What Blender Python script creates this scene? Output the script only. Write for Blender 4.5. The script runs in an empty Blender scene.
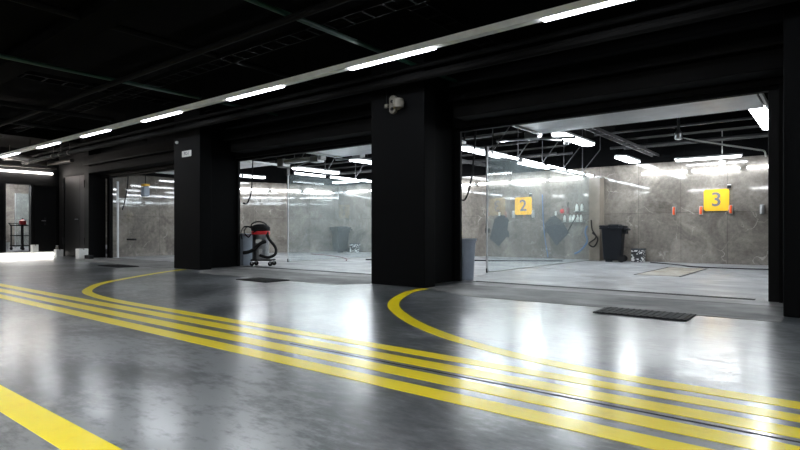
import bpy, bmesh, math, random
from mathutils import Vector, Matrix
random.seed(4)
SC = bpy.context.scene
COL = SC.collection
PI = math.pi

# ------------------------------------------------------------------ materials
def nmat(name):
    m = bpy.data.materials.new(name); m.use_nodes = True
    nt = m.node_tree; nt.nodes.clear()
    out = nt.nodes.new('ShaderNodeOutputMaterial')
    return m, nt, out
def N(nt, t, **kw):
    n = nt.nodes.new(t)
    for k, v in kw.items():
        if k in n.inputs: n.inputs[k].default_value = v
        else: setattr(n, k, v)
    return n
def L(nt, a, b): nt.links.new(a, b)
def coords(nt, scale=(1, 1, 1)):
    tc = N(nt, 'ShaderNodeTexCoord'); mp = N(nt, 'ShaderNodeMapping')
    mp.inputs['Scale'].default_value = scale
    L(nt, tc.outputs['Object'], mp.inputs['Vector']); return mp.outputs['Vector']
def ramp(nt, fac, stops):
    r = N(nt, 'ShaderNodeValToRGB'); L(nt, fac, r.inputs['Fac'])
    e = r.color_ramp.elements
    e[0].position, e[0].color = stops[0][0], (*stops[0][1], 1) if len(stops[0][1]) == 3 else stops[0][1]
    e[1].position, e[1].color = stops[-1][0], (*stops[-1][1], 1)
    for p, c in stops[1:-1]:
        x = e.new(p); x.color = (*c, 1)
    return r.outputs['Color']
def maprange(nt, v, a, b, c, d):
    m = N(nt, 'ShaderNodeMapRange'); L(nt, v, m.inputs['Value'])
    for i, x in enumerate((a, b, c, d)): m.inputs[i + 1].default_value = x
    return m.outputs['Result']
def plain(name, col, rough=.5, metal=0, var=.15, scale=9, spec=.5, bump=0):
    m, nt, out = nmat(name)
    b = N(nt, 'ShaderNodeBsdfPrincipled', Roughness=rough, Metallic=metal)
    b.inputs['Specular IOR Level'].default_value = spec
    n = N(nt, 'ShaderNodeTexNoise', Scale=scale, Detail=4.0); L(nt, coords(nt), n.inputs['Vector'])
    lo = tuple(c * (1 - var) for c in col); hi = tuple(min(1, c * (1 + var)) for c in col)
    L(nt, ramp(nt, n.outputs['Fac'], [(.3, lo), (.7, hi)]), b.inputs['Base Color'])
    if bump:
        bp = N(nt, 'ShaderNodeBump', Strength=bump, Distance=.01)
        L(nt, n.outputs['Fac'], bp.inputs['Height']); L(nt, bp.outputs['Normal'], b.inputs['Normal'])
    L(nt, b.outputs[0], out.inputs[0]); return m
def emit(name, col, s):
    m, nt, out = nmat(name)
    e = N(nt, 'ShaderNodeEmission', Strength=s); e.inputs['Color'].default_value = (*col, 1)
    L(nt, e.outputs[0], out.inputs[0]); return m

M = {}
M['black'] = plain('matt_black_paint', (.0011, .0013, .0016), .65, var=.25, scale=2, spec=.06)
M['blackwall'] = plain('black_wall_paint', (.0022, .0023, .0025), .65, var=.3, scale=1.3, spec=.08)
M['doorblack'] = plain('dark_grey_door_paint', (.0034, .0035, .0038), .55, var=.12, scale=3, spec=.1)
M['ceil'] = plain('black_ceiling_paint', (.0015, .0015, .0014), .9, var=.5, scale=1.2, spec=.02, bump=.4)
M['duct'] = plain('painted_duct', (.0020, .0020, .0020), .75, var=.3, scale=3, spec=.08)
M['greyduct'] = plain('galvanised_duct', (.07, .06, .055), .55, .3, var=.3, scale=5)
M['steel'] = plain('brushed_steel', (.36, .37, .38), .28, 1, var=.15, scale=14)
M['alu'] = plain('anodised_aluminium', (.42, .43, .43), .4, .6, var=.08, scale=10)
M['chan'] = plain('light_channel_housing', (.88, .88, .86), .5, 0, var=.1, scale=6)
M['midgrey'] = plain('grey_painted_steel', (.045, .045, .048), .45, var=.2, scale=8)
M['green'] = plain('green_pipe_paint', (.003, .03, .018), .55, var=.2, scale=6)
M['white'] = plain('white_painted_metal', (.62, .62, .6), .5, var=.06)
M['kerb'] = plain('white_painted_kerb', (.8, .79, .75), .6, var=.08, scale=5)
M['panel'] = plain('door_panel_enamel', (.62, .64, .66), .35, .1, var=.08, scale=4)
M['rubber'] = plain('black_rubber', (.009, .009, .010), .7, var=.2, scale=30, spec=.2)
M['matgrey'] = plain('dark_rubber_mat', (.035, .042, .05), .7, var=.25, scale=25)
M['bin'] = plain('dark_bin_plastic', (.006, .0075, .0105), .5, var=.12, scale=8, spec=.2)
M['bluebin'] = plain('grey_blue_plastic', (.30, .35, .42), .42, var=.08, scale=6)
M['red'] = plain('red_plastic', (.5, .02, .025), .35, var=.1)
M['orange'] = plain('orange_plastic', (.85, .12, .03), .4, var=.08)
M['amber'] = plain('amber_sign_face', (.93, .50, .02), .4, var=.03, scale=2)
M['signgrey'] = plain('grey_sign_figure', (.17, .17, .19), .5, var=.05)
M['blue'] = plain('blue_hose', (.06, .14, .30), .4, var=.1)
M['bottle'] = plain('white_bottle_plastic', (.7, .72, .68), .4, var=.04)
M['yellowish'] = plain('pale_yellow_label', (.75, .75, .35), .5, var=.05)
M['darkred'] = plain('maroon_plastic', (.10, .02, .03), .5, var=.1)
M['cream'] = plain('cream_plastic', (.13, .12, .10), .6, var=.05)
M['slot'] = plain('dark_grate_iron', (.012, .012, .013), .7, var=.3, scale=30, spec=.2)
M['groove'] = plain('dark_joint_sealant', (.02, .02, .022), .8, var=.2, scale=20)
M['led'] = emit('led_tube_glow', (.86, .93, 1), 14)
M['ledwall'] = emit('wall_led_tube_glow', (.88, .94, 1), 7)
M['ledroom'] = emit('side_room_tube_glow', (.92, .96, 1), 45)
M['ledpanel'] = emit('batten_lamp_glow', (.9, .96, 1), 12)
M['ledstrip'] = emit('hall_led_glow', (.90, .94, 1), 18)
M['ledrear'] = emit('added_rear_led_glow', (.96, .98, 1), 37)
M['ledwarm'] = emit('warm_tube_glow', (1, .92, .85), 22)

def pattern_box():
    m, nt, out = nmat('black_and_white_print')
    b = N(nt, 'ShaderNodeBsdfPrincipled', Roughness=.6)
    n = N(nt, 'ShaderNodeTexNoise', Scale=11.0, Detail=1.0); L(nt, coords(nt, (1, 1, 1.6)), n.inputs['Vector'])
    L(nt, ramp(nt, n.outputs['Fac'], [(.54, (.03, .03, .035)), (.58, (.7, .7, .7))]), b.inputs['Base Color'])
    L(nt, b.outputs[0], out.inputs[0]); return m
M['print'] = pattern_box()

def marble():
    m, nt, out = nmat('polished_brown_grey_marble')
    b = N(nt, 'ShaderNodeBsdfPrincipled')
    b.inputs['Specular IOR Level'].default_value = .42
    v = coords(nt)
    n1 = N(nt, 'ShaderNodeTexNoise', Scale=1.1, Detail=8.0, Roughness=.62, Distortion=.8); L(nt, v, n1.inputs['Vector'])
    n2 = N(nt, 'ShaderNodeTexNoise', Scale=9.0, Detail=8.0, Roughness=.7); L(nt, v, n2.inputs['Vector'])
    mixn = N(nt, 'ShaderNodeMath', operation='MULTIPLY_ADD'); L(nt, n2.outputs['Fac'], mixn.inputs[0]); mixn.inputs[1].default_value = .55
    L(nt, n1.outputs['Fac'], mixn.inputs[2])
    base = ramp(nt, mixn.outputs[0], [(.5, (.082, .073, .064)), (.75, (.165, .149, .132)), (1.0, (.28, .255, .225))])
    # pale veins: thin lines where a distorted voronoi edge passes, broken up by noise
    ds = N(nt, 'ShaderNodeTexNoise', Scale=1.4, Detail=4.0); L(nt, v, ds.inputs['Vector'])
    sub = N(nt, 'ShaderNodeVectorMath', operation='MULTIPLY_ADD'); L(nt, ds.outputs['Color'], sub.inputs[0]); sub.inputs[1].default_value = (1.3, 1.3, 1.3); L(nt, v, sub.inputs[2])
    vo = N(nt, 'ShaderNodeTexVoronoi', feature='DISTANCE_TO_EDGE', Scale=1.0); L(nt, sub.outputs[0], vo.inputs['Vector'])
    vl = maprange(nt, vo.outputs['Distance'], 0, .02, 1, 0)
    n3 = N(nt, 'ShaderNodeTexNoise', Scale=1.9, Detail=2.0); L(nt, v, n3.inputs['Vector'])
    vm = maprange(nt, n3.outputs['Fac'], .5, .68, 0, .8)
    mul = N(nt, 'ShaderNodeMath', operation='MULTIPLY'); L(nt, vl, mul.inputs[0]); L(nt, vm, mul.inputs[1])
    mx = N(nt, 'ShaderNodeMix', data_type='RGBA'); L(nt, mul.outputs[0], mx.inputs[0]); L(nt, base, mx.inputs[6]); mx.inputs[7].default_value = (.45, .42, .38, 1)
    # slab joints: 1.2 m wide by 1.5 m tall, slabs differ slightly in tone
    sep = N(nt, 'ShaderNodeSeparateXYZ'); L(nt, v, sep.inputs[0])
    cmb = N(nt, 'ShaderNodeCombineXYZ'); 
    ad = N(nt, 'ShaderNodeMath', operation='ADD'); L(nt, sep.outputs[0], ad.inputs[0]); L(nt, sep.outputs[1], ad.inputs[1])
    L(nt, ad.outputs[0], cmb.inputs[0]); L(nt, sep.outputs[2], cmb.inputs[1])
    br = N(nt, 'ShaderNodeTexBrick', Scale=1.0); L(nt, cmb.outputs[0], br.inputs['Vector'])
    br.offset = 0; br.inputs['Brick Width'].default_value = 1.2; br.inputs['Row Height'].default_value = 1.5
    br.inputs['Mortar Size'].default_value = .004; br.inputs['Mortar Smooth'].default_value = 0
    br.inputs['Color1'].default_value = (.9, .9, .9, 1); br.inputs['Color2'].default_value = (1.08, 1.08, 1.08, 1); br.inputs['Mortar'].default_value = (.45, .45, .45, 1)
    mm = N(nt, 'ShaderNodeMix', data_type='RGBA', blend_type='MULTIPLY'); mm.inputs[0].default_value = 1
    L(nt, mx.outputs[2], mm.inputs[6]); L(nt, br.outputs['Color'], mm.inputs[7])
    L(nt, mm.outputs[2], b.inputs['Base Color'])
    L(nt, maprange(nt, n2.outputs['Fac'], .3, .7, .03, .06), b.inputs['Roughness'])
    L(nt, b.outputs[0], out.inputs[0]); return m
M['marble'] = marble()

def polished_concrete():
    m, nt, out = nmat('polished_concrete')
    b = N(nt, 'ShaderNodeBsdfPrincipled')
    v = coords(nt)
    n1 = N(nt, 'ShaderNodeTexNoise', Scale=.7, Detail=8.0, Roughness=.6, Distortion=.6); L(nt, v, n1.inputs['Vector'])
    n2 = N(nt, 'ShaderNodeTexNoise', Scale=7.0, Detail=5.0, Roughness=.68); L(nt, coords(nt, (1, 2.2, 1)), n2.inputs['Vector'])
    s = N(nt, 'ShaderNodeMath', operation='MULTIPLY_ADD'); L(nt, n2.outputs['Fac'], s.inputs[0]); s.inputs[1].default_value = .6; L(nt, n1.outputs['Fac'], s.inputs[2])
    base = ramp(nt, s.outputs[0], [(.63, (.030, .036, .040)), (.78, (.098, .108, .115)), (.89, (.22, .235, .245))])
    # small pits and chips
    vo = N(nt, 'ShaderNodeTexVoronoi', Scale=4.0); L(nt, v, vo.inputs['Vector'])
    pit = maprange(nt, vo.outputs['Distance'], .05, .09, 1, 0)
    n3 = N(nt, 'ShaderNodeTexNoise', Scale=1.3, Detail=2.0); L(nt, v, n3.inputs['Vector'])
    pm = maprange(nt, n3.outputs['Fac'], .5, .54, 0, 1)
    mul = N(nt, 'ShaderNodeMath', operation='MULTIPLY'); L(nt, pit, mul.inputs[0]); L(nt, pm, mul.inputs[1])
    mx = N(nt, 'ShaderNodeMix', data_type='RGBA'); L(nt, mul.outputs[0], mx.inputs[0]); L(nt, base, mx.inputs[6]); mx.inputs[7].default_value = (.012, .013, .016, 1)
    L(nt, mx.outputs[2], b.inputs['Base Color'])
    n4 = N(nt, 'ShaderNodeTexNoise', Scale=3.5, Detail=4.0, Roughness=.6); L(nt, coords(nt, (1, 1.8, 1)), n4.inputs['Vector'])
    L(nt, maprange(nt, n4.outputs['Fac'], .3, .7, .277, .315), b.inputs['Roughness'])
    b.inputs['Coat Weight'].default_value = .75; b.inputs['Coat IOR'].default_value = 1.33
    L(nt, maprange(nt, n4.outputs['Fac'], .35, .65, .13, .22), b.inputs['Coat Roughness'])
    b.inputs['Specular IOR Level'].default_value = .42
    n5 = N(nt, 'ShaderNodeTexNoise', Scale=5.0, Detail=3.0, Roughness=.5); L(nt, v, n5.inputs['Vector'])
    bp = N(nt, 'ShaderNodeBump', Strength=.09, Distance=.01); L(nt, n5.outputs['Fac'], bp.inputs['Height'])
    L(nt, b.outputs[0], out.inputs[0]); return m
M['floor'] = polished_concrete()

def concrete(name, lo, hi, r0, r1, sc=1.5):
    m, nt, out = nmat(name)
    b = N(nt, 'ShaderNodeBsdfPrincipled')
    v = coords(nt, (1, 1.6, 1))
    n1 = N(nt, 'ShaderNodeTexNoise', Scale=sc, Detail=9.0, Roughness=.68, Distortion=.5); L(nt, v, n1.inputs['Vector'])
    L(nt, ramp(nt, n1.outputs['Fac'], [(.36, lo), (.62, hi)]), b.inputs['Base Color'])
    n2 = N(nt, 'ShaderNodeTexNoise', Scale=.8, Detail=4.0); L(nt, v, n2.inputs['Vector'])
    L(nt, maprange(nt, n2.outputs['Fac'], .4, .6, r0, r1), b.inputs['Roughness'])
    n3 = N(nt, 'ShaderNodeTexNoise', Scale=60.0, Detail=3.0); L(nt, v, n3.inputs['Vector'])
    bp = N(nt, 'ShaderNodeBump', Strength=.15, Distance=.005); L(nt, n3.outputs['Fac'], bp.inputs['Height']); L(nt, bp.outputs['Normal'], b.inputs['Normal'])
    L(nt, b.outputs[0], out.inputs[0]); return m
M['bayfloor'] = concrete('wet_bay_concrete', (.13, .134, .142), (.25, .255, .268), .28, .5)
M['apron'] = concrete('rough_apron_concrete', (.065, .066, .066), (.13, .13, .128), .55, .75, 2.5)
M['beige'] = plain('beige_pilaster_stone', (.20, .175, .145), .3, var=.15, scale=4)

def yellow():
    m, nt, out = nmat('yellow_floor_paint')
    b = N(nt, 'ShaderNodeBsdfPrincipled'); v = coords(nt)
    n1 = N(nt, 'ShaderNodeTexNoise', Scale=5.0, Detail=8.0, Roughness=.7); L(nt, v, n1.inputs['Vector'])
    L(nt, ramp(nt, n1.outputs['Fac'], [(.25, (.86, .66, .006)), (.45, (.97, .78, .008)), (.7, (.98, .82, .012))]), b.inputs['Base Color'])
    b.inputs['Roughness'].default_value = .32; b.inputs['Specular IOR Level'].default_value = .25; b.inputs['Coat Weight'].default_value = .6; b.inputs['Coat IOR'].default_value = 1.33; b.inputs['Coat Roughness'].default_value = .16
    bp = N(nt, 'ShaderNodeBump', Strength=.08, Distance=.01); L(nt, n1.outputs['Fac'], bp.inputs['Height']); L(nt, bp.outputs['Normal'], b.inputs['Normal'])
    L(nt, b.outputs[0], out.inputs[0]); return m
M['yellow'] = yellow()

def glass():
    m, nt, out = nmat('dirty_wash_bay_glass')
    tr = N(nt, 'ShaderNodeBsdfTransparent'); tr.inputs['Color'].default_value = (.96, .985, .985, 1)
    gl = N(nt, 'ShaderNodeBsdfGlossy', Roughness=.02); gl.inputs['Color'].default_value = (.95, 1, 1, 1)
    df = N(nt, 'ShaderNodeBsdfDiffuse'); df.inputs['Color'].default_value = (.62, .72, .74, 1)
    fr0 = N(nt, 'ShaderNodeFresnel', IOR=1.4); gm = N(nt, 'ShaderNodeNewGeometry')
    inv = N(nt, 'ShaderNodeMath', operation='SUBTRACT'); inv.inputs[0].default_value = 1; L(nt, gm.outputs['Backfacing'], inv.inputs[1])
    fr = N(nt, 'ShaderNodeMath', operation='MULTIPLY'); L(nt, fr0.outputs[0], fr.inputs[0]); L(nt, inv.outputs[0], fr.inputs[1])
    n = N(nt, 'ShaderNodeTexNoise', Scale=3.0, Detail=8.0, Roughness=.75); L(nt, coords(nt, (1, 1, .6)), n.inputs['Vector'])
    haze = maprange(nt, n.outputs['Fac'], .35, .7, .05, .12)
    a = N(nt, 'ShaderNodeMixShader'); L(nt, haze, a.inputs[0]); L(nt, tr.outputs[0], a.inputs[1]); L(nt, df.outputs[0], a.inputs[2])
    c = N(nt, 'ShaderNodeMixShader'); L(nt, fr.outputs[0], c.inputs[0]); L(nt, a.outputs[0], c.inputs[1]); L(nt, gl.outputs[0], c.inputs[2])
    L(nt, c.outputs[0], out.inputs[0]); return m
M['glass'] = glass()

# ------------------------------------------------------------------ geometry helpers
class MB:
    def __init__(s): s.bm = bmesh.new()
    def box(s, x0, y0, z0, x1, y1, z1, mtx=None):
        vs = [s.bm.verts.new((x, y, z)) for x in (x0, x1) for y in (y0, y1) for z in (z0, z1)]
        for f in ((0, 1, 3, 2), (4, 6, 7, 5), (0, 4, 5, 1), (2, 3, 7, 6), (0, 2, 6, 4), (1, 5, 7, 3)):
            s.bm.faces.new([vs[i] for i in f])
        if mtx:
            for v in vs: v.co = mtx @ v.co
        return s
    def prism(s, pts, z0, z1, mtx=None):          # polygon in XY, extruded in Z
        a = [s.bm.verts.new((p[0], p[1], z0)) for p in pts]; b = [s.bm.verts.new((p[0], p[1], z1)) for p in pts]
        n = len(pts)
        s.bm.faces.new(a[::-1]); s.bm.faces.new(b)
        for i in range(n): s.bm.faces.new((a[i], a[(i + 1) % n], b[(i + 1) % n], b[i]))
        if mtx:
            for v in a + b: v.co = mtx @ v.co
        return s
    def lathe(s, prof, seg=24, cx=0, cy=0, mtx=None):   # prof: (r, z) bottom to top
        rings = []
        for r, z in prof:
            rings.append([s.bm.verts.new((cx + r * math.cos(2 * PI * i / seg), cy + r * math.sin(2 * PI * i / seg), z)) for i in range(seg)])
        for a, b in zip(rings, rings[1:]):
            for i in range(seg): s.bm.faces.new((a[i], a[(i + 1) % seg], b[(i + 1) % seg], b[i]))
        s.bm.faces.new(rings[0][::-1]); s.bm.faces.new(rings[-1])
        if mtx:
            for r in rings:
                for v in r: v.co = mtx @ v.co
        return s
    def tube(s, pts, r, seg=10, smooth=True):
        P = [Vector(p) for p in pts]
        if smooth and len(P) > 2: P = crom(P, 8)
        rings = []; up = Vector((0, 0, 1)); prev = None
        for i, p in enumerate(P):
            t = (P[min(i + 1, len(P) - 1)] - P[max(i - 1, 0)]).normalized()
            if prev is None:
                a = t.cross(up)
                if a.length < .1: a = t.cross(Vector((1, 0, 0)))
                a.normalize()
            else:
                a = (prev - t * prev.dot(t)).normalized()
            prev = a; b = t.cross(a)
            rings.append([s.bm.verts.new(p + (a * math.cos(2 * PI * k / seg) + b * math.sin(2 * PI * k / seg)) * r) for k in range(seg)])
        for a, b in zip(rings, rings[1:]):
            for k in range(seg): s.bm.faces.new((a[k], a[(k + 1) % seg], b[(k + 1) % seg], b[k]))
        s.bm.faces.new(rings[0][::-1]); s.bm.faces.new(rings[-1])
        return s
    def build(s, name, mat, parent=None, loc=(0, 0, 0), bevel=0, smooth=False, rz=0):
        bmesh.ops.recalc_face_normals(s.bm, faces=s.bm.faces)
        me = bpy.data.meshes.new(name); s.bm.to_mesh(me); s.bm.free()
        o = bpy.data.objects.new(name, me); COL.objects.link(o)
        me.materials.append(M[mat] if isinstance(mat, str) else mat)
        if smooth:
            for p in me.polygons: p.use_smooth = True
            e = o.modifiers.new('edges', 'EDGE_SPLIT'); e.split_angle = math.radians(35)
        if bevel:
            b = o.modifiers.new('bevel', 'BEVEL'); b.width = bevel; b.segments = 2; b.limit_method = 'ANGLE'
        o.location = loc; o.rotation_euler.z = rz
        if parent: o.parent = parent
        return o
def crom(P, n):
    out = []
    for i in range(len(P) - 1):
        p0 = P[max(i - 1, 0)]; p1 = P[i]; p2 = P[i + 1]; p3 = P[min(i + 2, len(P) - 1)]
        for k in range(n):
            t = k / n
            out.append(.5 * ((2 * p1) + (p2 - p0) * t + (2 * p0 - 5 * p1 + 4 * p2 - p3) * t * t + (3 * p1 - p0 - 3 * p2 + p3) * t ** 3))
    out.append(P[-1]); return out
def tag(o, label, cat, group=None):
    o['label'] = label; o['category'] = cat
    if group: o['group'] = group
    return o
def thing(name, label, cat, loc=(0, 0, 0), rz=0, group=None):
    o = bpy.data.objects.new(name, None); COL.objects.link(o)
    o.location = loc; o.rotation_euler.z = rz; o.empty_display_size = .1
    return tag(o, label, cat, group)
def struct(name, mb, mat, bevel=0):
    o = mb.build(name, mat, bevel=bevel); o['kind'] = 'structure'; return o
def dup(root, loc, label, group=None, rz=None):
    r = root.copy(); COL.objects.link(r); r.location = loc; r['label'] = label
    if group: r['group'] = group
    if rz is not None: r.rotation_euler.z = rz
    for ch in list(root.children):
        c = ch.copy(); COL.objects.link(c); c.parent = r
        for g in list(ch.children):
            d = g.copy(); COL.objects.link(d); d.parent = c
    return r
ORD = ['first', 'second', 'third', 'fourth', 'fifth', 'sixth', 'seventh', 'eighth']

# ------------------------------------------------------------------ setting
HC = 4.0        # ceiling height
struct('floor', MB().box(-24, -12, -.2, 12, 8.88, 0), 'floor')
struct('floor', MB().box(-24, 8.885, -.2, 3, 19, .004), 'bayfloor')
struct('floor', MB().prism([(-12.08, 7.9), (-12.0, 7.4), (-11.3, 6.86), (-6.95, 6.86), (-6.58, 7.42), (-6.58, 8.86), (-12.3, 8.86)], .0005, .004), 'apron')
struct('floor', MB().prism([(-5.34, 7.45), (-4.2, 6.86), (-.44, 6.92), (-.44, 8.86), (-5.34, 8.86)], .0005, .004), 'apron')
struct('floor', MB().prism([(-20.0, 7.9), (-19.3, 7.35), (-13.8, 7.2), (-13.3, 7.45), (-13.3, 8.86), (-20.0, 8.86)], .0005, .004), 'apron')
M['palecon'] = concrete('pale_threshold_concrete', (.13, .13, .128), (.22, .22, .215), .5, .7, 3)
struct('floor', MB().box(-5.34, 8.3, .0042, -.44, 8.86, .006), 'palecon')
struct('floor', MB().box(-12.2, 8.3, .0042, -6.6, 8.86, .006), 'palecon')
struct('ceiling', MB().box(-24, -12, HC, 12, 19, HC + .2), 'ceil')
struct('wall_back', MB().box(-18.2, 18, 0, 3, 18.2, 3.03), 'marble')
struct('wall_back', MB().box(-18.4, 18.01, 3.03, 3, 18.2, HC), 'black')
# slanted left wall of the first bay
WX, WY = -20.35, 12.3
ang = math.atan2(18 - WY, -17.9 - WX)
wl = math.hypot(18 - WY, -17.9 - WX)
struct('wall_left', MB().box(WX - .2, 8.9, 0, WX, WY, 3.03), 'marble')
struct('wall_left', MB().box(WX - .2, 8.9, 3.03, WX - .01, WY, HC), 'black')
o = struct('wall_left', MB().box(0, 0, 0, wl + .05, .2, 3.03), 'marble'); o.location = (WX, WY, 0); o.rotation_euler.z = ang
o = struct('wall_left', MB().box(0, .01, 3.03, wl + .05, .2, HC), 'black'); o.location = (WX, WY, 0); o.rotation_euler.z = ang
struct('wall_right', MB().box(1.6, 8.8, 0, 1.8, 18, HC), 'marble')
struct('wall_right', MB().box(12, -12, 0, 12.2, 7.4, HC), 'blackwall')
struct('wall_near', MB().box(-24, -12.2, 0, 12, -12, HC), 'blackwall')
# facade: lintels above the openings and solid parts
LZ = 2.88
struct('wall_facade', MB().box(-20.6, 8.7, LZ, 12, 8.88, HC), 'blackwall')
struct('wall_facade', MB().box(.2, 7.4, 0, 12, 8.88, HC), 'blackwall')
struct('wall_facade', MB().box(-23.6, 8.42, 0, -20.98, 8.9, HC), 'blackwall')
# end wall with the doorway (x = -23.6)
w = MB().box(-23.8, -12, 0, -23.6, 6.68, HC).box(-23.8, 7.47, 0, -23.6, 8.5, HC).box(-23.8, 6.68, 2.68, -23.6, 7.47, HC).box(-23.8, 6.68, 0, -23.6, 7.47, .19)
struct('wall_end', w, 'blackwall')
# room seen through the doorway
struct('floor', MB().box(-31, 3, 0, -23.8, 14, .2), 'bayfloor')
struct('wall_far', MB().box(-31.2, 3, .2, -31, 14, HC), 'marble')
struct('wall_far', MB().box(-31, 2.8, .2, -23.8, 3, HC), 'marble')
struct('wall_far', MB().box(-31, 14, .2, -23.8, 14.2, HC), 'marble')
struct('ceiling', MB().box(-31, 3, HC - .2, -23.8, 14, HC), 'ceil')
struct('trim_1', MB().box(-23.6, 6.62, .2, -23.56, 6.68, 2.74).box(-23.6, 7.47, .2, -23.56, 7.51, 2.74).box(-23.6, 6.68, 2.68, -23.56, 7.47, 2.74), 'doorblack')
# kerb
struct('trim_2', MB().box(-23.6, -6, 0, -23.15, 8.4, .17), 'kerb', .01)

# pillars
def pillar(x0, x1, label, y0=7.4, y1=8.86, inset=.5):
    t = thing('square_pillar', label, 'pillar', ((x0 + x1) / 2, y0, 0), 0, None)
    w = (x1 - x0) / 2
    MB().box(-w, 0, 0, w, .32, HC - .005).build('shaft', 'black', t, bevel=.012)
    MB().box(-w + .02, .32, 0, w - inset, y1 - y0 - .02, HC - .005).build('rear_shaft', 'black', t)
    return t
pillar(-13.28, -12.08, 'black square pillar carrying the small white sign plate')
pillar(-6.54, -5.36, 'wide black square pillar with the security camera, between the middle and right bay openings', inset=.3)
pillar(-.45, .8, 'black pillar at the right edge of the picture')
t = thing('square_pillar', 'narrow black pillar right of the double metal door', 'pillar', (-20.78, 8.0, 0))
MB().box(-.2, .3, 0, .17, .88, HC - .005).build('shaft', 'blackwall', t, bevel=.01)

# door frames with vertical tracks in the openings
def door_frame(xa, xb, label, wl=.24, wr=.24):
    t = thing('door_frame', label, 'door frame', ((xa + xb) / 2, 8.8, 0))
    h = (xb - xa) / 2
    MB().box(-h - wl, 0, .004, -h, .07, LZ + .04).build('post', 'doorblack', t, bevel=.006)
    MB().box(h, 0, .004, h + wr, .07, LZ + .04).build('post', 'doorblack', t, bevel=.006)
    MB().box(-h - wl, -.02, LZ - .06, h + wr, .09, LZ + .04).build('header', 'black', t)
    for sx in (-1, 1):
        ww = (wl if sx < 0 else wr) * .6; MB().box(sx * (h + ww) - .02, -.06, .004, sx * (h + ww) + .02, -.005, LZ).build('track', 'duct', t)
    return t
door_frame(-20.02, -13.36, 'black steel door frame of the far left bay opening', .24, .1)
door_frame(-12.53, -6.75, 'black steel door frame of the middle bay opening', .7)
door_frame(-5.54, -.7, 'black steel door frame of the right bay opening', .42)
# ribbed housings of the rolled shutters above each opening
for xa, xb, lb in ((-20.5, -13.3, 'far left'), (-12.06, -6.56, 'middle'), (-5.34, -.47, 'right')):
    t = thing('shutter_housing', 'stepped black shutter box above the %s bay opening' % lb, 'shutter box', ((xa + xb) / 2, 8.0, 0))
    h = (xb - xa) / 2
    MB().box(-h, .25, 2.97, h, .698, 3.22).build('lower_box', 'duct', t, bevel=.01)
    MB().box(-h, .1, 3.25, h, .698, 3.55).build('upper_box', 'black', t, bevel=.01)
    MB().box(-h, .05, 3.22, h, .12, 3.25).build('ledge', 'doorblack', t)

# ------------------------------------------------------------------ floor markings
def ribbon(pts, w, label, name='floor_line', z=.0022, tail=None):
    P = [Vector((*p, 0)) for p in pts]
    if len(P) > 2: P = crom(P, 10)
    if tail: P.append(Vector((*tail, 0)))
    bm = bmesh.new(); prev = None
    lv = []
    for i, p in enumerate(P):
        t = (P[min(i + 1, len(P) - 1)] - P[max(i - 1, 0)]).normalized(); n = Vector((-t.y, t.x, 0))
        lv.append((bm.verts.new(p + n * w / 2), bm.verts.new(p - n * w / 2)))
    for a, b in zip(lv, lv[1:]): bm.faces.new((a[0], a[1], b[1], b[0]))
    r = bmesh.ops.extrude_face_region(bm, geom=bm.faces[:])
    for v in [g for g in r['geom'] if isinstance(g, bmesh.types.BMVert)]: v.co.z += z
    m = MB(); m.bm.free(); m.bm = bm
    return tag(m.build(name, 'yellow', loc=(0, 0, .0003)), label, 'floor marking', None)
ribbon([(-30 + 6.5, 2.63), (6, 2.63)], .16, 'long straight yellow line, lowest and nearest of the parallel bundle')
ribbon([(-23.5, 2.90), (6, 2.90)], .165, 'long straight yellow line, second from nearest in the parallel bundle, beside the dark joint')
ribbon([(-23.5, 3.18), (6, 3.18)], .16, 'long straight yellow line, third from nearest in the parallel bundle')
ribbon([(-12.62, 7.3), (-12.0, 6.3), (-11.03, 5.08), (-10.5, 4.5), (-10.0, 4.12), (-9.2, 3.68), (-8.4, 3.50), (-7.6, 3.435), (-6.8, 3.43)], .14,
       'yellow line curving out of the bundle towards the pillar with the white sign', tail=(6, 3.43))
ribbon([(-5.30, 7.33), (-5.2, 6.8), (-4.83, 6.03), (-4.42, 5.43), (-3.97, 4.98), (-3.42, 4.54), (-2.9, 4.22), (-2.45, 4.01), (-1.8, 3.80), (-1.0, 3.69), (-.3, 3.685)], .15,
       'yellow line curving out of the bundle towards the pillar with the security camera', tail=(6, 3.69))
ribbon([(-23.5, 1.03), (6, 1.03)], .165, 'single broad yellow line crossing the lower left corner of the floor')
tag(MB().box(-3.6, 3.035, .0003, 6, 3.055, .0016).build('expansion_joint', 'groove'), 'thin dark joint in the floor between two yellow lines', 'floor joint')

# mats / grates in front of the bays
def door_grate(x0, x1, y0, y1, label):
    t = thing('floor_mat', label, 'mat', ((x0 + x1) / 2, (y0 + y1) / 2, .0045))
    a, b = (x1 - x0) / 2, (y1 - y0) / 2
    MB().box(-a, -b, 0, a, b, .012).build('pad', 'rubber', t, bevel=.004)
    m = MB()
    for i in range(14):
        x = -a + .05 + (2 * a - .1) * i / 13
        m.box(x - .012, -b + .02, .012, x + .012, b - .02, .017)
    m.build('ribs', 'slot', t)
door_grate(-2.2, -1.22, 6.36, 6.885, 'black ribbed mat in front of the right bay opening')
door_grate(-9.08, -8.16, 6.33, 6.88, 'black ribbed mat in front of the middle bay opening')
door_grate(-15.7, -14.5, 6.55, 7.1, 'black ribbed mat in front of the far left bay opening')
def channel(x0, x1, y, label):
    t = thing('drain_channel', label, 'drain', ((x0 + x1) / 2, y, .0045)); h = (x1 - x0) / 2
    MB().box(-h, -.06, 0, h, .06, .003).build('channel_bed', 'slot', t)
    m = MB()
    n = int((x1 - x0) / .06)
    for i in range(n): m.box(-h + .02 + i * .06, -.06, .003, -h + .045 + i * .06, .06, .0055)
    m.box(-h, -.07, 0, h, -.06, .006).box(-h, .06, 0, h, .07, .006)
    m.build('grating', 'slot', t)
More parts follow.
